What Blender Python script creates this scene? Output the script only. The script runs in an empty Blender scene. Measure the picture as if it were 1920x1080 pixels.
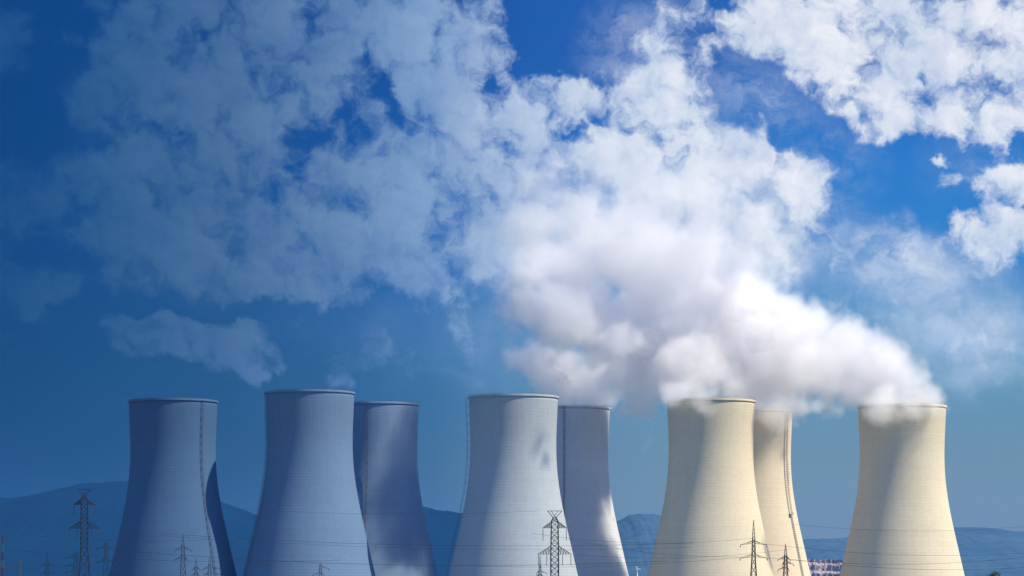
import bpy, bmesh, math, random
import numpy as np
from mathutils import Vector, noise

random.seed(7)
S = bpy.context.scene
COL = S.collection
R = math.radians

# ------------------------------------------------------------------ camera
FPX = 5300.0            # focal length in pixels of a 1920 wide picture
HOR = 1110.0            # picture row of the horizon
EYE = 8.0
cd = bpy.data.cameras.new('camera')
cam = bpy.data.objects.new('camera', cd)
COL.objects.link(cam)
S.camera = cam
cd.sensor_width = 36.0
cd.lens = FPX / 1920 * 36
cd.shift_y = (HOR - 540) / 1920
cd.clip_start = 1.0
cd.clip_end = 60000.0
cam.location = (0, 0, EYE)
cam.rotation_euler = (R(90), 0, 0)


def at(px, py, Y):
    """world point at depth Y seen at this place of the photograph"""
    return Vector(((px - 960) / FPX * Y, Y, EYE + (HOR - py) / FPX * Y))


# ------------------------------------------------------------------ render
S.view_settings.view_transform = 'Standard'
S.view_settings.look = 'None'
S.view_settings.exposure = 0.5
S.view_settings.gamma = 1.0
S.view_settings.use_curve_mapping = False
S.render.engine = 'CYCLES'
cy = S.cycles
cy.use_denoising = True
cy.max_bounces = 14
cy.diffuse_bounces = 2
cy.volume_bounces = 12
cy.transparent_max_bounces = 16
cy.volume_step_rate = 3.0
cy.volume_max_steps = 512

# ------------------------------------------------------------------ sun
SUN_AZ = R(107.5)       # clockwise from the view direction
SUN_EL = R(52)
SUN = Vector((math.sin(SUN_AZ) * math.cos(SUN_EL), math.cos(SUN_AZ) * math.cos(SUN_EL), math.sin(SUN_EL)))
ld = bpy.data.lights.new('sun', 'SUN')
ld.energy = 5.0
ld.angle = R(0.5)
ld.color = (1.0, 0.885, 0.66)
lo = bpy.data.objects.new('sun', ld)
COL.objects.link(lo)
lo.rotation_euler = SUN.to_track_quat('Z', 'Y').to_euler()
lo.location = (400, -200, 600)


# ------------------------------------------------------------------ node helper
class NT:
    def __init__(self, tree):
        self.t = tree
        self.n = tree.nodes
        self.l = tree.links

    def put(self, sock, v):
        if v is None:
            return
        if isinstance(v, bpy.types.NodeSocket):
            self.l.new(v, sock)
        else:
            sock.default_value = v

    def node(self, typ, **kw):
        n = self.n.new(typ)
        for k, v in kw.items():
            setattr(n, k, v)
        return n

    def m(self, op, a, b=None, c=None, clamp=False):
        n = self.node('ShaderNodeMath', operation=op, use_clamp=clamp)
        self.put(n.inputs[0], a)
        self.put(n.inputs[1], b)
        if c is not None:
            self.put(n.inputs[2], c)
        return n.outputs[0]

    def v(self, op, a, b=None, out=0):
        n = self.node('ShaderNodeVectorMath', operation=op)
        self.put(n.inputs[0], a)
        if b is not None:
            self.put(n.inputs[3 if op == 'SCALE' else 1], b)
        return n.outputs[1] if op in ('LENGTH', 'DISTANCE', 'DOT_PRODUCT') else n.outputs[0]

    def sep(self, a):
        n = self.node('ShaderNodeSeparateXYZ')
        self.put(n.inputs[0], a)
        return n.outputs

    def comb(self, x, y, z):
        n = self.node('ShaderNodeCombineXYZ')
        for i, q in enumerate((x, y, z)):
            self.put(n.inputs[i], q)
        return n.outputs[0]

    def rng(self, v, a, b, c=0.0, d=1.0, mode='SMOOTHSTEP'):
        n = self.node('ShaderNodeMapRange', interpolation_type=mode)
        for i, q in enumerate((v, a, b, c, d)):
            self.put(n.inputs[i], q)
        return n.outputs[0]

    def noise(self, vec, scale, detail=4.0, rough=0.5, out=0, lac=2.0, distortion=0.0, dim='3D'):
        n = self.node('ShaderNodeTexNoise', noise_dimensions=dim)
        self.put(n.inputs['Vector'], vec)
        n.inputs['Scale'].default_value = scale
        n.inputs['Detail'].default_value = detail
        n.inputs['Roughness'].default_value = rough
        n.inputs['Lacunarity'].default_value = lac
        n.inputs['Distortion'].default_value = distortion
        return n.outputs[out]

    def vor(self, vec, scale, smooth=0.4, dim='3D'):
        n = self.node('ShaderNodeTexVoronoi', feature='SMOOTH_F1', voronoi_dimensions=dim)
        self.put(n.inputs['Vector'], vec)
        n.inputs['Scale'].default_value = scale
        n.inputs['Smoothness'].default_value = smooth
        return n.outputs[0]

    def mix(self, f, a, b, typ='MIX'):
        n = self.node('ShaderNodeMix', data_type='RGBA', blend_type=typ)
        self.put(n.inputs[0], f)
        for s, q in ((n.inputs[6], a), (n.inputs[7], b)):
            self.put(s, q if isinstance(q, bpy.types.NodeSocket) else (q[0], q[1], q[2], 1.0))
        return n.outputs[2]

    def ramp(self, f, stops, mode='EASE'):
        n = self.node('ShaderNodeValToRGB')
        r = n.color_ramp
        r.interpolation = mode
        while len(r.elements) < len(stops):
            r.elements.new(0.5)
        for e, (p, c) in zip(r.elements, stops):
            e.position = p
            e.color = (c[0], c[1], c[2], 1.0)
        self.put(n.inputs[0], f)
        return n.outputs[0]


def lin(*c):
    return tuple((q / 255 / 12.92) if q / 255 <= 0.04045 else ((q / 255 + 0.055) / 1.055) ** 2.4 for q in c)


# ------------------------------------------------------------------ sky (world): Nishita, graded, with clouds
def build_world():
    w = bpy.data.worlds.new('World')
    S.world = w
    w.use_nodes = True
    t = NT(w.node_tree)
    bg = t.n['Background']
    sky = t.node('ShaderNodeTexSky', sky_type='NISHITA', sun_disc=False)
    sky.sun_elevation = SUN_EL
    sky.sun_rotation = SUN_AZ
    tc = t.node('ShaderNodeTexCoord')
    x, y, z = t.sep(tc.outputs['Generated'])
    fwd = t.rng(y, 0.55, 0.85)                       # the northern sky, where these clouds stand
    yy = t.m('MAXIMUM', y, 0.1)
    # bearing and height of the sky direction, in units of 1/5300
    U = t.m('MULTIPLY_ADD', t.m('DIVIDE', x, yy), FPX, 960.0)
    V = t.m('MULTIPLY_ADD', t.m('DIVIDE', z, yy), -FPX, HOR)
    P0 = t.comb(U, V, 0.0)
    # warp so that no cloud keeps a round outline
    wn = t.noise(P0, 1 / 210, 2.0, 0.55, out=1, dim='2D')
    wn = t.v('SCALE', t.v('SUBTRACT', wn, (0.5, 0.5, 0.5)), 120.0)
    P = t.v('MULTIPLY', t.v('ADD', P0, wn), (1, 1, 0))
    fine = t.v('SCALE', t.v('SUBTRACT', t.noise(P0, 1 / 46, 3.0, 0.6, out=1, dim='2D'), (0.5, 0.5, 0.5)), 46.0)
    P = t.v('MULTIPLY', t.v('ADD', P, fine), (1, 1, 0))

    def blob(cx, cyy, rx, ry, rot):
        """1 at the middle of an ellipse of sky, falling to 0 outside it"""
        g = t.node('ShaderNodeTexGradient', gradient_type='SPHERICAL')
        t.put(g.inputs[0], P)
        tm = g.texture_mapping
        tm.vector_type = 'TEXTURE'
        tm.translation = (cx, cyy, 0)
        tm.rotation = (0, 0, R(rot))
        tm.scale = (rx * 1.4, ry * 1.4, 1)
        return g.outputs[1]

    total = 0.0
    for cx, cyy, rx, ry, rot, wt in CLOUDS:
        total = t.m('MULTIPLY_ADD', blob(cx, cyy, rx, ry, rot), wt * 1.35, total)
    veil = 0.0
    for cx, cyy, rx, ry, rot, wt in VEILS:
        veil = t.m('MAXIMUM', t.m('MULTIPLY', blob(cx, cyy, rx, ry, rot), wt * 1.5), veil)
    veil = t.rng(veil, 0.0, 1.0)
    total = t.m('MINIMUM', t.m('SUBTRACT', t.m('MULTIPLY_ADD', total, 1.35, -.58), t.rng(V, 700.0, 850.0, 0.0, .35)), 0.50)

    wv = t.v('SCALE', t.v('SUBTRACT', t.noise(P0, 1 / 70, 3.0, 0.6, out=1, dim='2D'), (0.5, 0.5, 0.5)), 60.0)

    def fbm(vec):
        vec = t.v('ADD', vec, wv)
        a = t.noise(vec, 1 / 100, 8.0, 0.6, dim='2D')
        b = t.vor(vec, 1 / 58, 0.7, dim='2D')
        return t.m('SUBTRACT', t.m('MULTIPLY', a, 1.25), t.m('MULTIPLY', b, 0.2))
    n0 = fbm(P0)
    n1 = fbm(t.v('ADD', P0, (13.0, -11.0, 0.0)))     # a step towards the sun
    dens = t.m('ADD', total, t.m('MULTIPLY', t.m('SUBTRACT', n0, 0.475), 2.5))
    alpha = t.rng(dens, -0.22, 0.70, 0.0, 0.97)
    vs = t.v('ADD', t.v('MULTIPLY', P0, (.55, 1, 1)), t.v('SCALE', wv, 1.3))
    vn = t.rng(t.noise(vs, 1 / 75, 7.0, 0.62, dim='2D'), 0.28, 0.68, t.rng(V, 380.0, 600.0, .05, .62), 1.0)
    veil = t.m('MULTIPLY', veil, vn)
    alpha = t.m('SUBTRACT', 1.0, t.m('MULTIPLY', t.m('SUBTRACT', 1.0, alpha), t.m('SUBTRACT', 1.0, veil)))
    # the rest of the sky, outside these bearings
    other = t.rng(t.noise(tc.outputs['Generated'], 3.0, 5.0, 0.55), 0.45, 0.65, 0.0, 0.35)
    alpha = t.m('ADD', t.m('MULTIPLY', alpha, fwd), t.m('MULTIPLY', other, t.m('SUBTRACT', 1.0, fwd)))
    thick = t.rng(dens, 0.15, 1.15)
    lit = t.m('MULTIPLY_ADD', t.m('SUBTRACT', n0, n1), 1.6, 0.5, clamp=True)

    # clear sky: the Nishita colour graded by height (values: wanted / Nishita)
    el = t.m('DIVIDE', V, 1110.0, clamp=True)
    tint = t.ramp(el, [(y0 / 1110, c) for y0, c in SKY_TINT], 'LINEAR')
    tint = t.mix(fwd, (0.29, 0.68, 1.28), tint)
    scaled = t.v('SCALE', sky.outputs[0], 0.1)
    clear = t.mix(1.0, scaled, tint, 'MULTIPLY')

    # cloud colour: bright where the thick parts face the sun, blue grey where thin or turned away
    low = t.rng(V, 250.0, 900.0)
    bright = t.mix(low, lin(208, 210, 214), lin(186, 197, 212))
    dim = t.mix(low, lin(140, 160, 190), lin(128, 160, 190))
    broad = t.rng(t.noise(P0, 1 / 150, 3.0, 0.5, dim='2D'), 0.3, 0.68)
    shade = t.m('MULTIPLY_ADD', thick, 0.30, t.m('MULTIPLY_ADD', lit, 0.5, t.m('MULTIPLY', broad, .35)), clamp=True)
    cloud = t.mix(shade, dim, bright)
    both = t.mix(alpha, clear, cloud)
    # darkening painted in by bearing: the left sky falls to deep blue
    keep = t.ramp(t.m('DIVIDE', U, 1920.0, clamp=True), [(0, (.012, .035, .07)), (.10, (.035, .08, .125)), (.22, (.085, .14, .20)), (.32, (.16, .24, .35)),
                  (.42, (.29, .41, .57)), (.52, (.66, .74, .84)), (.62, (.90, .93, .96)), (.72, (1, 1, 1))], 'LINEAR')
    keep = t.mix(fwd, (1, 1, 1), keep)
    deep = t.ramp(el, [(0, lin(2, 50, 101)), (.5, lin(1, 47, 90)), (1, lin(3, 44, 82))], 'LINEAR')
    drop = t.v('SUBTRACT', (1, 1, 1), keep)
    both = t.v('ADD', t.v('MULTIPLY', both, keep), t.v('MULTIPLY', deep, drop))
    t.l.new(t.v('SCALE', both, 10.0), bg.inputs[0])
    bg.inputs[1].default_value = 0.1
    w.cycles.sampling_method = 'MANUAL'
    w.cycles.sample_map_resolution = 1024


SKY_TINT = [(0, (.050, .245, .64)), (100, (.050, .24, .63)), (300, (.050, .33, .78)), (450, (.068, .355, .78)), (560, (.155, .42, .75)),
            (680, (.20, .43, .65)), (850, (.27, .415, .575)), (1000, (.35, .465, .65)), (1100, (.42, .55, .85))]
# cloud masses of the northern sky: bearing, height, half sizes, turn, weight (below zero: a gap)
CLOUDS = [
    # large bank on the left
    (420, 230, 310, 290, 0, .95), (480, 430, 290, 110, 4, .7), (100, 370, 240, 75, 2, .95), (620, 510, 220, 75, -6, .6), (420, 40, 260, 90, 0, .4),
    (30, 80, 50, 85, -15, .8), (45, 555, 65, 58, 0, .75), (95, 160, 50, 170, 4, -.5), (5, 480, 60, 30, 0, .4), (150, 520, 160, 50, 0, .3),
    # gaps in the bank
    (385, 80, 22, 60, -30, -.6), (575, 225, 60, 34, 30, -.35), (575, 320, 48, 18, 15, -.5), (245, 345, 30, 22, -30, -.55), (440, 455, 34, 26, 0, -.4), (325, 228, 26, 14, 0, -.45), (460, 262, 40, 16, 20, -.45), (530, 460, 26, 14, 20, -.4),
    # small low clouds
    (290, 632, 115, 40, 4, 1.25), (478, 650, 60, 44, 25, 1.2), (465, 685, 100, 24, 0, .7), (350, 575, 260, 16, 0, -.8), (655, 700, 50, 14, 0, .3),
    # upper middle
    (800, 70, 170, 110, 35, 1.0), (860, 250, 125, 110, 0, .95), (705, 165, 18, 110, -24, -.45), (940, 90, 50, 60, 20, .5), (810, 400, 190, 130, 0, .85), (930, 460, 120, 80, 0, .6),
    (1055, 55, 95, 100, 10, -1.2), (955, 280, 22, 70, 15, -.5), (920, 160, 40, 20, -20, -.6), (820, 370, 30, 26, 0, -.5), (760, 430, 60, 26, 20, -.3), (1010, 180, 70, 50, 0, .75), (1092, 190, 42, 34, 0, .95), (1075, 235, 60, 22, 0, -.35),
    (1225, 140, 90, 85, 0, .8), (1200, 240, 110, 80, 0, .75), (1020, 250, 60, 34, 10, .5),
    # mass above the steam
    (1360, 300, 190, 115, 14, 1.0), (1160, 400, 280, 150, 0, .9), (1050, 330, 140, 70, 0, .6), (1470, 370, 110, 90, 0, .5), (1380, 480, 170, 70, 0, .4),
    (1285, 292, 20, 16, 0, -.8), (1490, 215, 105, 55, 28, -.8), (1410, 150, 55, 60, 20, -.5),
    # upper right
    (1500, 40, 190, 80, 12, .95), (1640, 75, 190, 100, 24, .8), (1830, 80, 200, 130, 0, .85), (1740, 195, 180, 58, -8, .8), (1660, 235, 80, 44, 10, .55), (1890, 180, 90, 80, 0, .6),
    (1715, 140, 55, 22, 10, -.8), (1720, 90, 40, 30, 30, -.45),
    (1690, 360, 130, 90, -20, -.55), (1905, 410, 75, 110, 25, .95), (1840, 325, 60, 22, -12, .75), (1774, 294, 20, 15, 0, .95), (1905, 345, 50, 35, 0, .4), (1912, 376, 18, 14, 0, -.9), (1885, 245, 75, 18, -10, .6),
]
# thin veils: bearing, height, half sizes, turn, cover
VEILS = [
    (1440, 430, 190, 110, 10, .72), (1690, 520, 200, 80, 12, .74), (1800, 610, 210, 90, 14, .62), (1850, 690, 170, 70, 0, .42), (700, 610, 260, 80, 4, .26), (880, 620, 200, 130, 0, .30),
    (1430, 170, 160, 90, 25, .38), (1230, 90, 110, 110, 0, .5), (1560, 290, 120, 70, 30, .30), (420, 520, 330, 60, 0, .35), (180, 250, 90, 160, 0, .35), (1010, 520, 170, 120, 0, .45), (850, 700, 160, 40, 0, .25), (1830, 300, 110, 80, 0, .22),
]
build_world()


# ------------------------------------------------------------------ object helpers
def tag(o, label=None, cat=None, group=None, kind=None):
    for k, v in (('label', label), ('category', cat), ('group', group), ('kind', kind)):
        if v:
            o[k] = v
    return o


def empty(name, loc, rz=0.0):
    o = bpy.data.objects.new(name, None)
    COL.objects.link(o)
    o.location = loc
    o.rotation_euler = (0, 0, rz)
    o.empty_display_size = 1
    return o


def link(name, me, parent=None, mats=()):
    o = bpy.data.objects.new(name, me)
    COL.objects.link(o)
    for m in mats:
        me.materials.append(m)
    if parent:
        o.parent = parent
    return o


class MB:
    def __init__(self):
        self.v, self.f = [], []

    def bar(self, a, b, w, w2=None):
        a, b = Vector(a), Vector(b)
        d = b - a
        if d.length < 1e-6:
            return
        d.normalize()
        up = Vector((0, 0, 1)) if abs(d.z) < 0.9 else Vector((0, 1, 0))
        s = d.cross(up).normalized()
        u = s.cross(d)
        w2 = w if w2 is None else w2
        i = len(self.v)
        for p, q in ((a, w), (b, w2)):
            for sx, sy in ((-1, -1), (1, -1), (1, 1), (-1, 1)):
                self.v.append(p + s * (sx * q / 2) + u * (sy * q / 2))
        self.f += [(i, i + 1, i + 2, i + 3), (i + 7, i + 6, i + 5, i + 4)]
        for k in range(4):
            j = (k + 1) % 4
            self.f.append((i + k, i + 4 + k, i + 4 + j, i + j))

    def box(self, c, sx, sy, sz):
        c = Vector(c)
        self.bar(c - Vector((0, 0, sz / 2)), c + Vector((0, 0, sz / 2)), 1)
        for k in range(len(self.v) - 8, len(self.v)):
            q = self.v[k] - c
            self.v[k] = c + Vector((math.copysign(sx / 2, q.x), math.copysign(sy / 2, q.y), q.z))

    def tube(self, pts, r, n=6):
        pts = [Vector(p) for p in pts]
        base = len(self.v)
        for k, p in enumerate(pts):
            d = (pts[min(k + 1, len(pts) - 1)] - pts[max(k - 1, 0)]).normalized()
            up = Vector((0, 0, 1)) if abs(d.z) < 0.9 else Vector((0, 1, 0))
            s = d.cross(up).normalized()
            u = s.cross(d)
            rr = r[k] if isinstance(r, (list, tuple)) else r
            for j in range(n):
                a = 2 * math.pi * j / n
                self.v.append(p + s * (rr * math.cos(a)) + u * (rr * math.sin(a)))
        for k in range(len(pts) - 1):
            for j in range(n):
                a, b = base + k * n + j, base + k * n + (j + 1) % n
                self.f.append((a, b, b + n, a + n))
        self.f.append(tuple(base + j for j in range(n))[::-1])
        self.f.append(tuple(base + (len(pts) - 1) * n + j for j in range(n)))

    def lathe(self, prof, n=12, c=(0, 0, 0)):
        base = len(self.v)
        for r, z in prof:
            for j in range(n):
                a = 2 * math.pi * j / n
                self.v.append(Vector((c[0] + r * math.cos(a), c[1] + r * math.sin(a), c[2] + z)))
        for k in range(len(prof) - 1):
            for j in range(n):
                a, b = base + k * n + j, base + k * n + (j + 1) % n
                self.f.append((a, b, b + n, a + n))

    def build(self, name, mat, parent=None, smooth=False):
        me = bpy.data.meshes.new(name)
        me.from_pydata([tuple(p) for p in self.v], [], self.f)
        me.update()
        if smooth:
            me.shade_smooth()
        return link(name, me, parent, [mat])


def material(name):
    m = bpy.data.materials.new(name)
    m.use_nodes = True
    t = NT(m.node_tree)
    return m, t, t.n['Principled BSDF']


def plain(name, col, rough=0.7, metal=0.0, vary=0.25, scale=0.6):
    m, t, b = material(name)
    tc = t.node('ShaderNodeTexCoord')
    n = t.noise(tc.outputs['Object'], scale, 4.0)
    c = t.mix(n, tuple(q * (1 - vary) for q in col), tuple(q * (1 + vary) for q in col))
    t.l.new(c, b.inputs['Base Color'])
    b.inputs['Roughness'].default_value = rough
    b.inputs['Metallic'].default_value = metal
    return m


# ------------------------------------------------------------------ ground and hills
def ground_mat():
    m, t, b = material('field')
    g = t.node('ShaderNodeNewGeometry')
    n = t.noise(g.outputs['Position'], 0.004, 6.0)
    n2 = t.noise(g.outputs['Position'], 0.3, 5.0)
    c = t.mix(n, (.06, .09, .045), (.17, .16, .10))
    c = t.mix(t.m('MULTIPLY', n2, .5), c, (.14, .14, .08))
    t.l.new(c, b.inputs['Base Color'])
    b.inputs['Roughness'].default_value = .95
    return m


mb = MB()
mb.v = [Vector(p) for p in ((-9000, -1500, 0), (9000, -1500, 0), (9000, 17000, 0), (-9000, 17000, 0))]
mb.f = [(0, 1, 2, 3)]
tag(mb.build('ground', ground_mat()), kind='structure')


def hill_mat(name, a, b_):
    m, t, b = material(name)
    g = t.node('ShaderNodeNewGeometry')
    n = t.noise(g.outputs['Position'], 0.0035, 6.0, .6)
    n2 = t.noise(g.outputs['Position'], 0.02, 5.0, .6)
    f = t.rng(t.m('ADD', t.m('MULTIPLY', n, .5), t.m('MULTIPLY', n2, .5)), .36, .64)
    t.l.new(t.mix(f, a, b_), b.inputs['Base Color'])
    b.inputs['Specular IOR Level'].default_value = 0.0
    b.inputs['Roughness'].default_value = 1.0
    return m


def hills(name, ridge, Y, mat, depth=1800.0, rough=6.0, seed=0):
    rnd = np.random.RandomState(seed)
    px = np.array([p[0] for p in ridge], float)
    py = np.array([p[1] for p in ridge], float)
    n = 420
    X = np.linspace(px[0], px[-1], n)
    # smooth the ridge line a little
    top = np.interp(X, px, py)
    k = 13
    top = np.convolve(np.pad(top, k // 2, 'edge'), np.ones(k) / k, 'valid')
    H = EYE + (HOR - top) / FPX * Y
    wob = np.zeros(n)
    for f in (2.3, 5.1, 11, 23, 47, 90):
        wob += np.sin(np.linspace(0, f * 6.28, n) + rnd.rand() * 6.28) / f ** .75
    rows = 41
    v, f = [], []
    for j in range(rows):
        s = j / (rows - 1) * 2 - 1          # -1 front foot, 0 ridge, 1 back foot
        sh = math.cos(s * math.pi / 2) ** 1.2 if abs(s) < 1 else 0.0
        for i in range(n):
            x, yy = (X[i] - 960) / FPX * Y, Y + s * depth
            q = noise.fractal(Vector((x / 420, yy / 420, seed * 3.7)), 1.0, 2.0, 5)
            fine = noise.fractal(Vector((x / 45, yy / 90, seed * 9.1)), .6, 2.0, 4)
            z = max(H[i], 0) * sh + (wob[i] * rough * .6 + q * 14 * (1 - sh * .5) + fine * 3.2) * sh - 3 * (1 - sh)
            v.append((x, yy, z))
    for j in range(rows - 1):
        for i in range(n - 1):
            a = j * n + i
            f.append((a, a + 1, a + n + 1, a + n))
    me = bpy.data.meshes.new(name)
    me.from_pydata(v, [], f)
    me.shade_smooth()
    return tag(link(name, me, None, [mat]), kind='structure')


forest_dimmed = hill_mat('forest_far_dimmed', (.002, .020, .064), (.003, .025, .072))  # blue darkening of the left side painted into the forest colour
forest = hill_mat('forest_far_hazed', (.035, .085, .15), (.055, .11, .17))  # distance haze painted as blue into the forest colour
hills('hills', [(-700, 1000), (-300, 960), (0, 938), (55, 934), (110, 922), (140, 913), (175, 905), (240, 904), (330, 914), (425, 945), (450, 954), (478, 965), (560, 985), (680, 1040), (760, 1112)], 7600, forest_dimmed, seed=1)
hills('hills', [(500, 1110), (620, 990), (700, 962), (760, 951), (800, 952), (862, 961), (950, 980), (1080, 1020), (1200, 1110)], 7900, forest_dimmed, seed=2)
hills('hills', [(980, 1108), (1100, 1010), (1150, 985), (1175, 973), (1200, 967), (1235, 966), (1300, 975), (1400, 1000), (1500, 1060), (1560, 1110)], 7400, forest, seed=3)
hills('hills', [(1300, 1100), (1400, 1030), (1510, 1015), (1590, 1014), (1680, 1003), (1790, 989), (1840, 990), (1870, 994), (1920, 997), (2050, 1003), (2400, 1040), (2700, 1100)], 8200, forest, seed=4)
hills('hills', [(1480, 1108), (1600, 1075), (1780, 1052), (1850, 1048), (1960, 1050), (2200, 1075), (2400, 1108)], 6200, forest, depth=900, rough=2.5, seed=5)


# quarry: a pale pinkish face cut into the foot of the hill
def quarry():
    m, t, b = material('quarry_rock')
    g = t.node('ShaderNodeNewGeometry')
    st = t.v('MULTIPLY', g.outputs['Position'], (.03, .03, .06))
    n = t.noise(st, 1.0, 7.0, .62)
    t.l.new(t.mix(t.rng(n, .38, .62), (.20, .18, .21), (.33, .26, .255)), b.inputs['Base Color'])
    b.inputs['Roughness'].default_value = 1
    Y = 6000
    n, rows = 90, 14
    rnd = random.Random(4)
    v, f = [], []
    tops, dep = [0.0], [0.0]
    for _ in range(n - 1):
        tops.append(tops[-1] * .8 + rnd.uniform(-2.5, 2.5))
        dep.append(dep[-1] * .8 + rnd.uniform(-4, 4))
    for j in range(rows):
        for i in range(n):
            x = 1440 + 240 * i / (n - 1)
            p = at(x, 1048, Y)
            edge = min(1, min(i, n - 1 - i) / 12)
            z = (p.z + tops[i]) * edge * j / (rows - 1)
            v.append((p.x, Y + (j // 3) * 16 + dep[i] * (.4 + .6 * j / rows) + rnd.uniform(-2, 2), z))
    for j in range(rows - 1):
        for i in range(n - 1):
            a = j * n + i
            f.append((a, a + 1, a + n + 1, a + n))
    b0 = len(v)                                     # wooded land behind the top edge
    for i in range(n):
        p = v[(rows - 1) * n + i]
        v.append((p[0], p[1] + 500, 0))
    for i in range(n - 1):
        a = (rows - 1) * n + i
        f.append((a, a + 1, b0 + i + 1, b0 + i))
    me = bpy.data.meshes.new('quarry_terrain')
    me.from_pydata(v, [], f)
    tag(link('quarry_terrain', me, None, [m]), kind='structure')


quarry()


# ------------------------------------------------------------------ cooling towers
def concrete(name, col, seed, dirt=0.24):
    """formwork lifts, faint vertical ribs, weather streaks; one colour for the whole tower"""
    m, t, b = material(name)
    tc = t.node('ShaderNodeTexCoord')
    x, y, z = t.sep(tc.outputs['Object'])
    ang = t.m('ARCTAN2', y, x)
    lift = t.m('FLOOR', t.m('DIVIDE', z, 1.9))
    fz = t.m('FRACT', t.m('DIVIDE', z, 1.9))
    joint = t.rng(t.m('ABSOLUTE', t.m('SUBTRACT', fz, .5)), .30, .48)
    panel = t.m('FLOOR', t.m('MULTIPLY', ang, 22.0))
    wn = t.node('ShaderNodeTexWhiteNoise', noise_dimensions='3D')
    t.put(wn.inputs[0], t.comb(panel, lift, float(seed)))
    wl = t.node('ShaderNodeTexWhiteNoise', noise_dimensions='1D')
    t.put(wl.inputs['W'], t.m('ADD', lift, seed * 3.1))
    streak = t.noise(t.comb(t.m('MULTIPLY', ang, 14.0), t.m('MULTIPLY', z, .018), float(seed)), 1.0, 5.0, .6)
    thin = t.noise(t.comb(t.m('MULTIPLY', ang, 70.0), t.m('MULTIPLY', z, .03), float(seed) + 5), 1.0, 3.0, .6)
    cloudy = t.noise(tc.outputs['Object'], .035, 6.0, .6)
    grain = t.noise(tc.outputs['Object'], .9, 3.0, .6)
    f = t.m('MULTIPLY', t.m('MULTIPLY', joint, wl.outputs[0]), -.085)
    for s, k in ((wn.outputs[0], .05), (wl.outputs[0], .045), (streak, dirt), (thin, .10), (cloudy, .20), (grain, .10)):
        f = t.m('ADD', f, t.m('MULTIPLY', t.m('SUBTRACT', s, .5), k))
    # old run-off stain below the rim
    top = t.rng(z, 96.0, 134.0)
    run = t.rng(thin, .42, .62)
    f = t.m('SUBTRACT', f, t.m('MULTIPLY', t.m('MULTIPLY_ADD', top, .35, t.m('MULTIPLY', top, run)), .13))
    f = t.m('ADD', f, 1.0)
    c = t.v('SCALE', t.mix(t.rng(streak, .3, .7), col, (col[0] * .93, col[1] * .96, col[2] * 1.0)), f)
    t.l.new(c, b.inputs['Base Color'])
    b.inputs['Roughness'].default_value = .9
    b.inputs['Diffuse Roughness'].default_value = 0.1
    b.inputs['Specular IOR Level'].default_value = .15
    bp = t.node('ShaderNodeBump')
    bp.inputs['Strength'].default_value = .2
    bp.inputs['Distance'].default_value = .12
    t.l.new(t.m('ADD', joint, t.m('MULTIPLY', grain, .5)), bp.inputs['Height'])
    t.l.new(bp.outputs[0], b.inputs['Normal'])
    return m


steel_dark = plain('galvanised_dark', (.007, .010, .016), .9, 0)
steel_black = plain('pylon_black', (.02, .02, .024), .6, .3)
steel_grey = plain('galvanised_grey', (.06, .075, .09), .7, 0)
ladder_mat = plain('ladder_steel', (.075, .07, .07), .7, .2)
white_paint = plain('white_paint', (.6, .62, .63), .6)
dimmed_white = plain('dimmed_white', (.05, .085, .13), .8)  # white paint with the left side's blue darkening mixed in
dimmed_red = plain('dimmed_red', (.06, .017, .035), .8)  # red paint, the same darkening put into its colour
glass_ins = plain('insulator_glaze', (.05, .04, .04), .3)

# radius against depth below the rim, for a tower whose rim is 60 m across
_d = np.array([0, 8, 26, 39, 52.4, 65.8, 79, 92.5, 106, 116, 128, 140])
_r = np.array([29.25, 28.95, 28.45, 28.35, 29.2, 31.2, 33.8, 36.8, 39.8, 42.1, 45.0, 48.0])
_fit = np.polyfit(_d, _r, 6)


def shell_r(depth):
    return float(np.polyval(_fit, max(0.0, min(140.0, depth))))


LB, LM, LR = [], [], []
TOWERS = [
    # rim centre px, rim row, rim width px, colour (left towers: blue darkening painted into cream concrete), ladder angle (from facing the camera, + right), label
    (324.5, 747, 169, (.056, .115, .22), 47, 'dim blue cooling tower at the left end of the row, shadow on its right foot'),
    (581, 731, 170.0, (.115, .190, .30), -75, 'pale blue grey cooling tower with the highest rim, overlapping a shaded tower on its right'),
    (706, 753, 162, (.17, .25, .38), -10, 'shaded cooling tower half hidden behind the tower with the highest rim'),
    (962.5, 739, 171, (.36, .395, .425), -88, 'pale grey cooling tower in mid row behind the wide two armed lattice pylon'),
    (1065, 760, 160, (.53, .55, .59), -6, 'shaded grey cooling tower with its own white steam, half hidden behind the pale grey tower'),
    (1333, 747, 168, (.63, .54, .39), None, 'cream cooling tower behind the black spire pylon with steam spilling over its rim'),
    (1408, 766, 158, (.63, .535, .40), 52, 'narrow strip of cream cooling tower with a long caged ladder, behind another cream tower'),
    (1691, 757, 167.6, (.63, .54, .39), None, 'cream cooling tower standing alone at the right end of the row under thick steam'),
]


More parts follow.
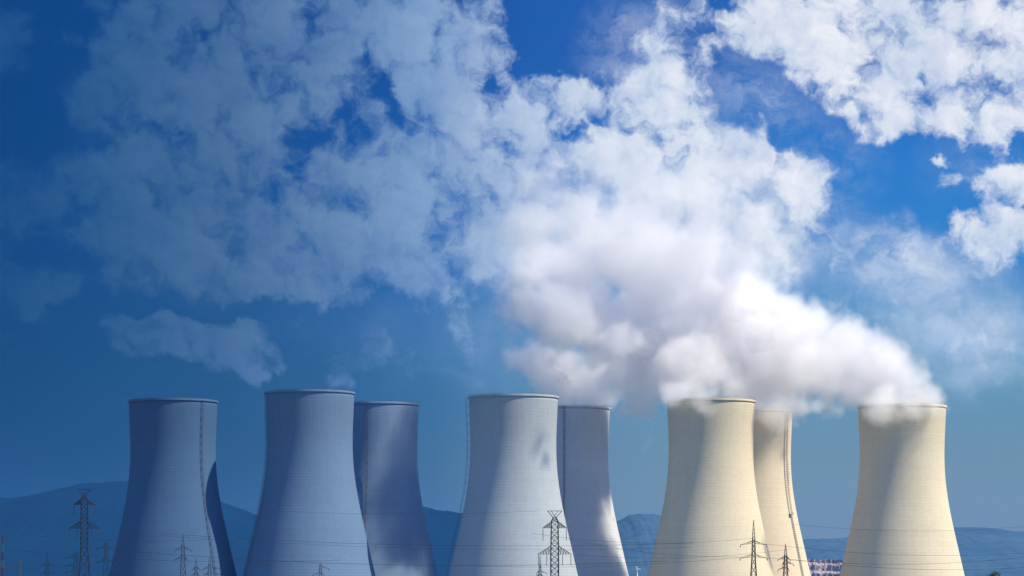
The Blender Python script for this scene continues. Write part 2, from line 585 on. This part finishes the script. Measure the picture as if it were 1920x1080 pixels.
def tower(i, cx, ry, wpx, col, lad, label):
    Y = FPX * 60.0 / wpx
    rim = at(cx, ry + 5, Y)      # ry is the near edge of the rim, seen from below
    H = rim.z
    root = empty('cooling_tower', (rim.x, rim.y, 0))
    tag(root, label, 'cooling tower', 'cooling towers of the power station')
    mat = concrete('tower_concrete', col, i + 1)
    prof = []
    N = 76
    for k in range(N):
        z = (H - 1.5) * k / (N - 1)
        prof.append((shell_r(H - z), z))
    inner = [(r - .9, z) for r, z in prof[::-1]]
    mb = MB()
    mb.lathe(prof + inner, 192)
    mb.build('shell', mat, root, True)
    # walkway rim: a lip that stands proud of the shell
    r0 = shell_r(1.5)
    mb = MB()
    mb.lathe([(r0 - .9, H - 1.5), (r0 + .012, H - 1.5), (r0 + .75, H - 1.15), (r0 + .75, H + .15), (r0 + .5, H + .15), (r0 + .5, H - .3), (r0 - .6, H - .3), (r0 - .6, H + .05), (r0 - .9, H + .05), (r0 - .9, H - 1.5)], 192)
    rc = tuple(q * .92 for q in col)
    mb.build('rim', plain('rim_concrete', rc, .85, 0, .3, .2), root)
    # slim handrail round the walkway
    mb = MB()
    for k in range(96):
        a0, a1 = 2 * math.pi * k / 96, 2 * math.pi * (k + 1) / 96
        q = r0 + .6
        p0 = Vector((q * math.cos(a0), q * math.sin(a0), H + .15))
        p1 = Vector((q * math.cos(a1), q * math.sin(a1), H + .15))
        mb.bar(p0, p0 + Vector((0, 0, .9)), .06)
        mb.bar(p0 + Vector((0, 0, .9)), p1 + Vector((0, 0, .9)), .06)
    mb.build('handrail', steel_grey, root)
    if lad is not None:
        a = R(lad)
        dr = Vector((math.sin(a), -math.cos(a), 0))
        tg = Vector((math.cos(a), math.sin(a), 0))
        caged = i == 6
        zb = H * (.46 if caged else .05)
        gap = 1.7 if i in (3, 6) else 1.0
        mb = MB()

        def pt(z, off, s):
            return dr * (shell_r(H - z) + off) + tg * s + Vector((0, 0, z))
        steps = 46
        zs = [zb + (H - 1 - zb) * k / steps for k in range(steps + 1)]
        for z0, z1 in zip(zs, zs[1:]):
            for s in (-.45, .45):
                mb.bar(pt(z0, gap, s), pt(z1, gap, s), .17)
            mb.bar(pt(z0, gap + .75, 0), pt(z1, gap + .75, 0), .12)
        for z0 in zs[::2] if not caged else zs:
            mb.bar(pt(z0, gap, -.6), pt(z0, gap, .6), .2)
            mb.bar(pt(z0, gap, -.6), pt(z0, gap + .75, 0), .12)
            mb.bar(pt(z0, gap, .6), pt(z0, gap + .75, 0), .12)
            mb.bar(pt(z0, -.2, -.45), pt(z0, gap, -.45), .14)
            mb.bar(pt(z0, -.2, .45), pt(z0, gap, .45), .14)
        lo_ = mb.build('ladder', ladder_mat, root)
        if caged:
            mb = MB()
            for s in (-1.3, 1.3):
                mb.bar(pt(zb, -.3, s), pt(zb, 2.4, s), .25)
            for q in (.4, 1.0, 1.6, 2.2):
                mb.bar(pt(zb, q, -1.5), pt(zb, q, 1.5), .42)
            for s in (-1.3, 0, 1.3):
                mb.bar(pt(zb, 2.4, s), pt(zb, 2.4, s) + Vector((0, 0, 1.1)), .1)
            mb.bar(pt(zb, 2.4, -1.3) + Vector((0, 0, 1.1)), pt(zb, 2.4, 1.3) + Vector((0, 0, 1.1)), .1)
            mb.build('landing_platform', ladder_mat, lo_)
            # the lower flight, a slimmer ladder on brackets
            mb = MB()
            zs = [3 + (zb - 3) * k / 44 for k in range(45)]
            for z0, z1 in zip(zs, zs[1:]):
                for s in (.55, 1.25):
                    mb.bar(pt(z0, .9, s), pt(z1, .9, s), .14)
            for z0 in zs:
                mb.bar(pt(z0, -.3, .5), pt(z0, .9, .5), .2)
                mb.bar(pt(z0, -.3, 1.3), pt(z0, .9, 1.3), .2)
                mb.bar(pt(z0, .95, .3), pt(z0, .95, 1.5), .45)
            mb.build('ladder', ladder_mat, root)
    return root


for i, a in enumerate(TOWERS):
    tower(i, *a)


# ------------------------------------------------------------------ lattice pylons
def lattice(mb, z0, z1, w0, w1, n, leg=.22, br=.11, c=(0, 0)):
    """a square lattice mast from z0 to z1, n bays high"""
    def corner(k, z):
        w = w0 + (w1 - w0) * (z - z0) / (z1 - z0)
        sx, sy = ((-1, -1), (1, -1), (1, 1), (-1, 1))[k % 4]
        return Vector((c[0] + sx * w / 2, c[1] + sy * w / 2, z))
    zs = [z0 + (z1 - z0) * k / n for k in range(n + 1)]
    for k in range(4):
        mb.bar(corner(k, z0), corner(k, z1), leg)
        for a, b in zip(zs, zs[1:]):
            mb.bar(corner(k, a), corner(k + 1, b), br)
            mb.bar(corner(k + 1, a), corner(k, b), br)
            mb.bar(corner(k, b), corner(k + 1, b), br)


def arm_bm(z, half, rise, w, side, n=4, th=.14):
    """one side of a triangular crossarm: level lower chords, upper chords that fall to the tip"""
    mb = MB()
    tip = Vector((side * half, 0, z))
    for sy in (-1, 1):
        lo0, up0 = Vector((side * w / 2, sy * w / 2, z)), Vector((side * w / 2, sy * w / 2, z + rise))
        mb.bar(lo0, tip, th)
        mb.bar(up0, tip, th)
        for k in range(n):
            a, b = k / n, (k + 1) / n
            if b < .98:
                mb.bar(lo0.lerp(tip, b), up0.lerp(tip, b), th * .7)
            mb.bar(up0.lerp(tip, a), lo0.lerp(tip, b), th * .7)
    for k in range(n):
        a = Vector((side * w / 2, -w / 2, z)).lerp(tip, k / n)
        b = Vector((side * w / 2, w / 2, z)).lerp(tip, (k + .6) / n)
        mb.bar(a, b, th * .7)
    return mb


def insulator(p, length, parent):
    mb = MB()
    prof = [(.02, 0), (.05, -.25)]
    n = max(6, int(length / .32))
    for k in range(n):
        z = -.25 - (length - .5) * k / n
        prof += [(.07, z), (.24, z - .07), (.07, z - .16)]
    prof += [(.12, -length + .1), (.02, -length)]
    mb.lathe(prof, 8, p)
    return mb.build('insulator', glass_ins, parent)


def wide_pylon(px, ptop, Y, label, s=1.0, mat=None):
    """tall pylon with a V-horned head and two wide crossarms, insulator strings at the arm ends"""
    top = at(px, ptop, Y)
    H = top.z
    root = tag(empty('transmission_pylon', (top.x, Y, 0), R(4)), label, 'pylon', 'lattice pylons in front of the towers')
    m = mat or steel_dark
    mb = MB()
    neck, z1, z2 = H - 2.6 * s, H - 6.6 * s, H - 16.8 * s
    lattice(mb, 0, z2 - 9 * s, 6.4 * s, 3.0 * s, 6, .26, .13)
    lattice(mb, z2 - 9 * s, z2, 3.0 * s, 3.0 * s, 4, .24, .13)
    lattice(mb, z2, z1 + 2.4 * s, 3.0 * s, 2.6 * s, 6, .22, .12)
    lattice(mb, z1 + 2.4 * s, neck, 2.6 * s, 1.3 * s, 2, .2, .11)
    mb.build('mast', m, root)
    mb = MB()                                   # head: two horns spreading from the neck to a level bar
    hw = 2.8 * s
    for sy in (-.5 * s, .5 * s):
        for sx in (-1, 1):
            mb.bar((sx * .6 * s, sy, neck), (sx * hw, sy, H), .18)
            mb.bar((-sx * .6 * s, sy, neck), (sx * hw * .5, sy, H), .13)
        mb.bar((-hw, sy, H), (hw, sy, H), .18)
        mb.bar((-.6 * s, sy, neck), (.6 * s, sy, neck), .16)
    mb.build('head', m, root)
    for z, half, rise, hang in ((z1, 4.7 * s, 2.4 * s, 5.0 * s), (z2, 6.5 * s, 3.2 * s, 4.6 * s)):
        for sd in (-1, 1):
            arm_bm(z, half, rise, 2.7 * s, sd, 5).build('crossarm', m, root)
            insulator((sd * (half - .15), 0, z), hang, root)
            if z == z2:
                insulator((sd * 3.1 * s, 0, z), hang, root)
    return root, H


def spire_pylon(px, ptop, Y, label, arms, body_top, w=1.5, spire=True, mat=None, rz=8, base=3.4):
    """slim pylon: tapering lattice body, optional needle, single arms given as (row, left px, right px)"""
    top = at(px, ptop, Y)
    H = top.z
    k = Y / FPX
    root = tag(empty('transmission_pylon', (top.x, Y, 0), R(rz)), label, 'pylon', 'lattice pylons in front of the towers')
    m = mat or steel_dark
    zb = at(px, body_top, Y).z if spire else H
    mb = MB()
    low = max(3.0, min(zb - 3, at(px, arms[-1][0], Y).z - .5))
    lattice(mb, 0, low, base, w, max(5, int(low / 2.6)), .2, .11)
    lattice(mb, low, zb, w, w * .72, max(3, int((zb - low) / 1.5)), .2, .12)
    mb.build('mast', m, root)
    if spire:
        mb = MB()
        n = 5
        for sx, sy in ((-1, -1), (1, -1), (1, 1), (-1, 1)):
            mb.bar((sx * w * .36, sy * w * .36, zb), (sx * .06, sy * .06, H), .13, .09)
        for q in range(n):
            z0, z1 = zb + (H - zb) * q / n, zb + (H - zb) * (q + 1) / n
            w0, w1 = w * .36 * (1 - q / n), w * .36 * (1 - (q + 1) / n)
            for sy in (-1, 1):
                mb.bar((-w0, sy * w0, z0), (w1, sy * w1, z1), .09)
        mb.build('spire', m, root)
    for row, lft, rgt in arms:
        z = at(px, row, Y).z
        for sd, e in ((-1, lft), (1, rgt)):
            if not e:
                continue
            mb = MB()
            tip = Vector((sd * e * k, 0, z - .45))
            for sy in (-1, 1):
                mb.bar((sd * w * .4, sy * w * .4, z), tip, .15)
                mb.bar((sd * w * .4, sy * w * .4, z + .9), tip, .12)
                mid = Vector((sd * w * .4, sy * w * .4, z)).lerp(tip, .5)
                mb.bar((sd * w * .4, sy * w * .4, z + .9), mid, .1)
            mb.build('crossarm', m, root)
            mb = MB()
            mb.tube([tip, tip + Vector((sd * .25, 0, -.9))], .14, 6)
            mb.build('insulator', glass_ins, root)
    return root


wide_pylon(1040, 958, 1100, 'dark lattice pylon with V shaped head and wide crossarms in front of pale grey tower', 1.0)
wide_pylon(158, 918, 1190, 'tall lattice pylon with V shaped head standing left of the dim blue tower', .97)
spire_pylon(1413, 975, 1000, 'black needle topped pylon with two level crossarms in front of the cream tower',
            [(1019, 24, 24), (1044, 25, 25)], 1011, 1.25, mat=steel_black, rz=3)
spire_pylon(1473, 1020, 1250, 'small dark pylon with short staggered arms before the foot of the laddered cream tower',
            [(1047, 14, 8), (1056, 6, 15), (1066, 14, 6)], 1041, 1.5)
spire_pylon(343, 1003, 1150, 'slim pylon with staggered arms in front of the dim blue tower, tallest of three there',
            [(1029, 14, 15), (1047, 15, 8)], 1022, 1.5)
spire_pylon(367.5, 1047, 1500, 'short slim pylon with a pointed tip between two taller ones by the dim blue tower',
            [(1066, 6, 8), (1077, 8, 6)], 1062, 1.5)
spire_pylon(393, 1041, 1400, 'small pylon with four short arms at the shadowed right foot of the dim blue tower',
            [(1065, 12, 22), (1076, 10, 25)], 1058, 1.6)
spire_pylon(198, 1018, 1250, 'stout flat topped pylon just left of the dim blue tower with two wide arms',
            [(1027, 19, 17), (1053, 20, 18)], 1018, 1.5, spire=False, base=5)
spire_pylon(142, 1036, 1350, 'flat topped pylon with long left arms just left of the tall V headed one',
            [(1045, 24, 4), (1060, 24, 4), (1072, 20, 6)], 1036, 1.9, spire=False, base=3.5)
spire_pylon(88, 1034, 1450, 'faint slim pylon standing between the red white mast and the tall V headed pylon',
            [(1059, 12, 17), (1075, 14, 14)], 1050, 1.5)
spire_pylon(601, 1057, 1300, 'short flat topped pylon at the foot of the pale blue tower',
            [(1064, 2, 15), (1076, 14, 6)], 1057, 1.1, spire=False, base=2.2, mat=steel_grey)
spire_pylon(1012.5, 1041, 1500, 'small grey pylon with thin tip close to the left leg of the V headed pylon',
            [(1073, 6, 13), (1079, 8, 6)], 1060, 1.3, mat=steel_grey)


def red_white_mast():
    Y = 1250
    top = at(5, 1004, Y)
    root = tag(empty('mast', (top.x, Y, 0)), 'thin red and white banded mast at the left edge of the plant', 'mast')
    n = 9
    for k in range(n):
        z0, z1 = top.z * k / n, top.z * (k + 1) / n
        mb = MB()
        lattice(mb, z0, z1, 1.5 * (1 - k / n) + .35, 1.5 * (1 - (k + 1) / n) + .35, 2, .16, .1)
        o = mb.build('band', dimmed_red if k % 2 == 0 else dimmed_white, root)
        o['label'] = 'red band' if k % 2 == 0 else 'white band'


def gantry():
    Y = 1300
    a, b = at(4, 1061, Y), at(38, 1061, Y)
    root = tag(empty('substation_gantry', ((a.x + b.x) / 2, Y, 0)), 'low steel portal gantry beside the red and white mast', 'gantry')
    h = (b.x - a.x) / 2
    for sd in (-1, 1):
        mb = MB()
        lattice(mb, 0, a.z + 2.5, 1.6, .8, 7, .16, .1, (sd * h, 0))
        mb.build('leg', steel_grey, root)
    mb = MB()
    for sy in (-.4, .4):
        for dz in (0, .8):
            mb.bar((-h, sy, a.z + dz - .8), (h, sy, a.z + dz - .8), .15)
        for k in range(7):
            x0, x1 = -h + 2 * h * k / 7, -h + 2 * h * (k + 1) / 7
            mb.bar((x0, sy, a.z - .8), (x1, sy, a.z), .1)
    mb.build('beam', steel_grey, root)


def lamp_mast():
    Y = 1200
    top = at(1195, 1066, Y)
    root = tag(empty('lamp_mast', (top.x, Y, 0)), 'small white floodlight mast between the shaded grey tower and the cream tower', 'lamp mast')
    mb = MB()
    mb.tube([(0, 0, 0), (0, 0, top.z * .5), (0, 0, top.z)], [.32, .24, .16], 8)
    mb.build('pole', white_paint, root, True)
    mb = MB()
    mb.bar((-.6, 0, top.z - .1), (1.1, 0, top.z - .5), .18)
    mb.box((-.3, -.2, top.z + .45), .7, .5, 1.0)
    mb.box((.95, -.2, top.z - .2), .8, .5, .5)
    mb.build('floodlight', white_paint, root)


red_white_mast()
gantry()
lamp_mast()


# ------------------------------------------------------------------ overhead cables
def cable(pa, pb, sag, r, label):
    pa, pb = Vector(pa), Vector(pb)
    n = 40
    pts = [pa.lerp(pb, k / n) - Vector((0, 0, sag * 4 * (k / n) * (1 - k / n))) for k in range(n + 1)]
    mb = MB()
    mb.tube(pts, r, 5)
    o = mb.build('power_cable', steel_dark, None, True)
    tag(o, label, 'power cable', 'overhead power cables strung across the plant')


CAB = [
    ((380, 950, 1700), (1010, 958, 1700), 3, .06, 'upper thin cable crossing the pale blue tower at mid height'),
    ((300, 1000, 1600), (1300, 1018, 1600), 4, .075, 'dark cable crossing the pale blue and pale grey towers above their feet'),
    ((300, 1004, 1600), (1300, 1026, 1600), 4, .05, 'faint cable just below the dark one crossing the pale grey tower'),
    ((200, 1030, 1500), (1250, 1052, 1500), 5, .085, 'heaviest low cable running past the short flat topped pylon'),
    ((-80, 1020, 1450), (640, 1050, 1450), 4, .06, 'faint cable crossing the foot of the dim blue tower'),
    ((-80, 985, 1450), (420, 1010, 1450), 4, .05, 'faint cable passing the tall V headed pylon below its upper arms'),
    ((1064, 1010, 1100), (1389, 1044, 1000), 2, .04, 'cable from the wide V headed pylon to the black needle pylon'),
    ((1000, 1000, 1500), (1420, 1008, 1500), 4, .055, 'level cable across the gap between grey and cream towers'),
    ((1080, 1040, 1500), (1480, 1030, 1500), 3, .055, 'rising cable low between the shaded grey and the cream tower'),
    ((1437, 1020, 1000), (1980, 1032, 1150), 3, .045, 'cable leaving the upper right arm of the black needle pylon'),
    ((1438, 1046, 1000), (1990, 1035, 1150), 3.5, .05, 'cable leaving the lower right arm of the black needle pylon'),
    ((1490, 983, 1500), (1990, 980, 1500), 4, .05, 'highest thin cable beside the lone cream tower'),
    ((1480, 1048, 1250), (2000, 1058, 1250), 3.5, .06, 'lowest cable crossing the foot of the lone cream tower'),
    ((880, 1060, 1350), (1388, 1045, 1000), 2, .04, 'cable from mid row to the lower left arm of the black needle pylon'),
]
for a, b, sag, r, lab in CAB:
    cable(at(*a), at(*b), sag, r, lab)


# ------------------------------------------------------------------ trees whose tops reach into view
def leaf_mat():
    m, t, b = material('leaf')
    oi = t.node('ShaderNodeNewGeometry')
    t.l.new(t.mix(oi.outputs['Random Per Island'], (.02, .045, .018), (.06, .095, .035)), b.inputs['Base Color'])
    b.inputs['Roughness'].default_value = .7
    return m


LEAF = leaf_mat()
BARK = plain('bark', (.06, .045, .035), .9)


def tree(px, ptop, Y, spread, label, seed):
    rnd = random.Random(seed)
    top = at(px, ptop, Y)
    H = top.z
    root = tag(empty('tree', (top.x, Y, 0)), label, 'tree', 'trees at the foot of the plant')
    mb = MB()
    mb.tube([(0, 0, 0), (.1, 0, H * .3), (0, .1, H * .6), (.1, .1, H * .9)], [.35, .28, .2, .06], 8)
    ends = []
    for k in range(12):
        a = k * 2.4
        z = H * rnd.uniform(.3, .75)
        e = Vector((math.cos(a) * spread * rnd.uniform(.4, .8), math.sin(a) * spread * rnd.uniform(.4, .8), z + H * rnd.uniform(.1, .22)))
        mb.tube([(0, 0, z), Vector((0, 0, z)).lerp(e, .5) + Vector((0, 0, .3)), e], [.14, .09, .04], 6)
        ends.append(e)
    mb.build('trunk', BARK, root, True)
    ends += [Vector((rnd.uniform(-.3, .3) * spread, rnd.uniform(-.3, .3) * spread, H * rnd.uniform(.75, .93))) for _ in range(7)]
    mb = MB()
    for e in ends:
        for _ in range(230):
            d = Vector((rnd.gauss(0, 1), rnd.gauss(0, 1), rnd.gauss(0, .8)))
            p = e + d * (spread * .17)
            if p.z > H:
                continue
            n = Vector((rnd.gauss(0, 1), rnd.gauss(0, 1), rnd.gauss(0, 1))).normalized()
            u = n.orthogonal().normalized()
            w = n.cross(u)
            q = rnd.uniform(.14, .28)
            i = len(mb.v)
            mb.v += [p - u * q, p + w * q * .6, p + u * q, p - w * q * .6]
            mb.f.append((i, i + 1, i + 2, i + 3))
    mb.build('crown', LEAF, root)


tree(1862, 1071, 1000, 4.0, 'dark green treetop peeking up to the right of the lone cream tower', 3)
tree(1561, 1074, 1050, 4.0, 'dark green treetop peeking up below the pink quarry', 5)
tree(1548, 1077, 1060, 3.0, 'lower dark treetop beside the one below the pink quarry', 6)


# ------------------------------------------------------------------ steam
def steam_mats():
    mv = bpy.data.materials.new('steam_vapour')
    mv.use_nodes = True
    t = NT(mv.node_tree)
    t.n.clear()
    out = t.node('ShaderNodeOutputMaterial')
    pv = t.node('ShaderNodeVolumePrincipled')
    pv.inputs['Color'].default_value = (.992, .98, .982, 1)
    pv.inputs['Density'].default_value = STEAM_DENSITY
    pv.inputs['Anisotropy'].default_value = .0
    t.l.new(pv.outputs[0], out.inputs['Volume'])
    mc = bpy.data.materials.new('steam_dense')
    mc.use_nodes = True
    t = NT(mc.node_tree)
    t.n.clear()
    out = t.node('ShaderNodeOutputMaterial')
    d = t.node('ShaderNodeBsdfDiffuse')
    d.inputs[0].default_value = (.97, .965, .97, 1)
    tr = t.node('ShaderNodeBsdfTranslucent')
    tr.inputs[0].default_value = (.97, .96, .965, 1)
    mx = t.node('ShaderNodeMixShader')
    mx.inputs[0].default_value = .5
    t.l.new(d.outputs[0], mx.inputs[1])
    t.l.new(tr.outputs[0], mx.inputs[2])
    tp = t.node('ShaderNodeBsdfTransparent')
    m2 = t.node('ShaderNodeMixShader')
    m2.inputs[0].default_value = .55
    t.l.new(tp.outputs[0], m2.inputs[1])
    t.l.new(mx.outputs[0], m2.inputs[2])
    t.l.new(m2.outputs[0], out.inputs['Surface'])
    return mv, mc


STEAM_DENSITY = .029
MV, MC = steam_mats()


def steam_field(puffs, Y, voxel, seed, core, heart):
    """lobes along the drift, broken up by noise, as a density grid or its dense heart as a mesh"""
    k = Y / FPX
    pts = []
    for q in puffs:
        px, py, r = q[:3]
        dy = q[3] if len(q) > 3 else 0
        thin = q[4] if len(q) > 4 else 1.0
        p = at(px, py, Y)
        pts.append((Vector((p.x, Y + dy, p.z)), r * k, thin))
    lo_ = Vector([min(p[i] - r * 1.35 - 4 for p, r, _ in pts) for i in range(3)])
    hi = Vector([max(p[i] + r * 1.35 + 4 for p, r, _ in pts) for i in range(3)])
    ng = bpy.data.node_groups.new('steam_field', 'GeometryNodeTree')
    ng.interface.new_socket('Geometry', in_out='INPUT', socket_type='NodeSocketGeometry')
    ng.interface.new_socket('Geometry', in_out='OUTPUT', socket_type='NodeSocketGeometry')
    t = NT(ng)
    out = t.node('NodeGroupOutput')
    pos = t.node('GeometryNodeInputPosition').outputs[0]
    sd = Vector((seed * 37.1, seed * 11.7, seed * 5.3))
    pn = t.v('ADD', pos, sd)
    warp = t.v('SCALE', t.v('SUBTRACT', t.noise(pn, 1 / 34, 2.0, .5, out=1), (.5, .5, .5)), 26.0)
    pw = t.v('ADD', pos, warp)
    f = None
    for p, r, thin in pts:
        d = t.v('DISTANCE', pw, tuple(p))
        g = t.m('MULTIPLY', t.m('SUBTRACT', 1.0, t.m('DIVIDE', d, r)), min(r, 26.0))   # metres inside
        if thin < 1:
            g = t.m('SUBTRACT', g, (1 - thin) * 9.0)
        if f is None:
            f = g
        else:
            n = t.node('ShaderNodeMath', operation='SMOOTH_MAX')
            t.put(n.inputs[0], f)
            t.put(n.inputs[1], g)
            n.inputs[2].default_value = 5.0
            f = n.outputs[0]
    n1 = t.m('SUBTRACT', t.noise(pn, 1 / 26, 7.0, .66), .5)
    bil = t.m('SUBTRACT', .42, t.vor(t.v('ADD', pn, t.v('SCALE', warp, .4)), 1 / 11, .35))
    f = t.m('ADD', f, t.m('MULTIPLY', n1, 30.0))
    f = t.m('ADD', f, t.m('MULTIPLY', bil, 6.0))
    bil2 = t.m('SUBTRACT', .42, t.vor(t.v('ADD', pn, t.v('SCALE', warp, .25)), 1 / 5.5, .3))
    f = t.m('ADD', f, t.m('MULTIPLY', bil2, 4.2))
    f = t.m('ADD', f, 2.2)
    pz = t.sep(pos)[2]
    if heart:
        dens = t.m('SUBTRACT', f, t.rng(pz, 205.0, 280.0, 0.0, 18.0))       # metres inside the steam
    else:
        dens = t.m('MINIMUM', t.m('MAXIMUM', t.m('MULTIPLY', f, .27), 0.0), 2.3)
        dens = t.m('MULTIPLY', dens, t.rng(pz, 185.0, 300.0, 1.0, .14))
    vc = t.node('GeometryNodeVolumeCube')
    t.put(vc.inputs['Density'], dens)
    vc.inputs['Min'].default_value = tuple(lo_)
    vc.inputs['Max'].default_value = tuple(hi)
    for ax, nm in enumerate(('Resolution X', 'Resolution Y', 'Resolution Z')):
        vc.inputs[nm].default_value = max(8, int((hi[ax] - lo_[ax]) / voxel))
    if heart:
        vm = t.node('GeometryNodeVolumeToMesh')
        t.l.new(vc.outputs[0], vm.inputs[0])
        vm.inputs['Threshold'].default_value = core
        isl = t.node('GeometryNodeInputMeshIsland')
        acc = t.node('GeometryNodeAccumulateField', data_type='INT', domain='POINT')
        acc.inputs[0].default_value = 1
        t.l.new(isl.outputs['Island Index'], acc.inputs['Group ID'])
        st = t.node('GeometryNodeAttributeStatistic', data_type='FLOAT', domain='POINT')
        t.l.new(vm.outputs[0], st.inputs[0])
        t.l.new(acc.outputs['Total'], st.inputs[2])
        dl = t.node('GeometryNodeDeleteGeometry', domain='POINT')
        t.l.new(vm.outputs[0], dl.inputs[0])
        t.l.new(t.m('LESS_THAN', acc.outputs['Total'], st.outputs['Max']), dl.inputs[1])
        ss = t.node('GeometryNodeSetShadeSmooth')
        t.l.new(dl.outputs[0], ss.inputs[0])
        last = ss.outputs[0]
    else:
        last = vc.outputs[0]
    sm = t.node('GeometryNodeSetMaterial')
    sm.inputs['Material'].default_value = MC if heart else MV
    t.l.new(last, sm.inputs[0])
    t.l.new(sm.outputs[0], out.inputs[0])
    return ng


def plume(puffs, Y, label, voxel=1.25, seed=0, core=19.0):
    """one tower's steam: a dense heart (mesh) in a soft skin of vapour (volume), both from the same field"""
    o = link('steam_plume', bpy.data.meshes.new('steam_plume'), None, [MC])
    o.modifiers.new('steam', 'NODES').node_group = steam_field(puffs, Y, voxel * 1.5, seed, core, True)
    vd = bpy.data.volumes.new('vapour')
    v = bpy.data.objects.new('vapour', vd)
    COL.objects.link(v)
    vd.materials.append(MV)
    v.parent = o
    v.modifiers.new('steam', 'NODES').node_group = steam_field(puffs, Y, voxel, seed, core, False)
    tag(o, label, 'steam', 'steam plumes over the cooling towers')
    return o


plume([(1738, 742, 36), (1700, 748, 38, -14), (1655, 750, 40, -16), (1733, 762, 30, -30), (1690, 774, 32, -37), (1640, 774, 34, -35), (1640, 735, 44, 10), (1706, 706, 48), (1652, 680, 62), (1600, 700, 64, 5), (1590, 640, 56, 8), (1560, 665, 66, 10),
       (1525, 690, 72), (1490, 640, 80, 12), (1535, 612, 46, 5), (1455, 690, 72, 15), (1425, 630, 80, 8), (1470, 572, 52, 10), (1515, 590, 42, 10), (1395, 575, 80, 16), (1440, 560, 56, 12), (1420, 600, 70, 12), (1545, 762, 32, 10, .7), (1490, 757, 32, 15, .7)],
      1897, 'thick white steam spilling over the rim of the lone cream tower and drifting left', seed=1)
plume([(1300, 744, 42, -12), (1370, 730, 42), (1312, 760, 21, -33), (1272, 742, 36, -24), (1162, 630, 34, -70, .6), (1195, 645, 30, -70, .5), (1330, 690, 58), (1285, 680, 58), (1245, 705, 52, 18), (1205, 738, 42, 30), (1285, 668, 52, 64), (1235, 665, 50, 60), (1315, 610, 62, 60), (1205, 700, 44, 50), (1185, 758, 26, 32), (1232, 768, 18, 34), (1165, 700, 48, 30), (1150, 640, 60, 25),  # front and rear lobes added to cast shade on the grey towers
       (1310, 620, 78, 30), (1230, 640, 76, 38), (1345, 560, 76, 40), (1255, 540, 95, 40), (1180, 590, 70, 38), (1310, 460, 84, 35, .8), (1200, 450, 100, 35, .8), (1390, 480, 60, 10, .6), (1420, 420, 66, 0, .5), (1330, 360, 90, 0, .55), (1220, 345, 100, 0, .55), (1400, 330, 70, 0, .45)],
      1893, 'broad white steam rising over the cream tower behind the needle pylon', seed=2)
plume([(1438, 782, 24), (1425, 770, 36), (1465, 762, 42), (1400, 750, 50), (1500, 768, 30, 0, .7), (1440, 700, 60), (1535, 762, 26, 0, .7), (1400, 690, 60), (1570, 768, 20, 0, .5)], 1987, 'low greyish steam over the narrow laddered cream tower', seed=3)
plume([(1100, 742, 42), (1045, 738, 46), (1065, 700, 58), (1112, 695, 40), (1015, 670, 44, -10), (1055, 610, 76, -74), (1000, 605, 56, -76, .9), (1105, 625, 52, -30), (1010, 530, 64, -70, .8), (1085, 520, 76, -60), (1010, 440, 76, -50, .6), (1110, 420, 86, -40, .7),  # upper lobes pulled forward to shade the tower behind the highest rim
       (985, 440, 60, -45, .4), (1020, 360, 80, -40, .4), (1120, 330, 90, -40, .4), (960, 580, 50, -45, .55), (972, 680, 38, -15, .45), (1010, 715, 36, -8, .6), (1120, 735, 36, 5), (1135, 690, 44, 0)],
      1987, 'lilac grey steam column over the shaded grey tower behind mid row', seed=4)

# ------------------------------------------------------------------ haze
HAZE_DENSITY = 2.5e-5


def haze():
    m = bpy.data.materials.new('haze_air')
    m.use_nodes = True
    t = NT(m.node_tree)
    t.n.clear()
    out = t.node('ShaderNodeOutputMaterial')
    pv = t.node('ShaderNodeVolumePrincipled')
    pv.inputs['Color'].default_value = (.14, .42, .95, 1)
    pv.inputs['Density'].default_value = HAZE_DENSITY
    pv.inputs['Anisotropy'].default_value = .2
    t.l.new(pv.outputs[0], out.inputs['Volume'])
    mb = MB()
    mb.box((0, 7750, 224.5), 18200, 18700, 451)
    o = mb.build('haze', m)
    tag(o, kind='stuff')


haze()
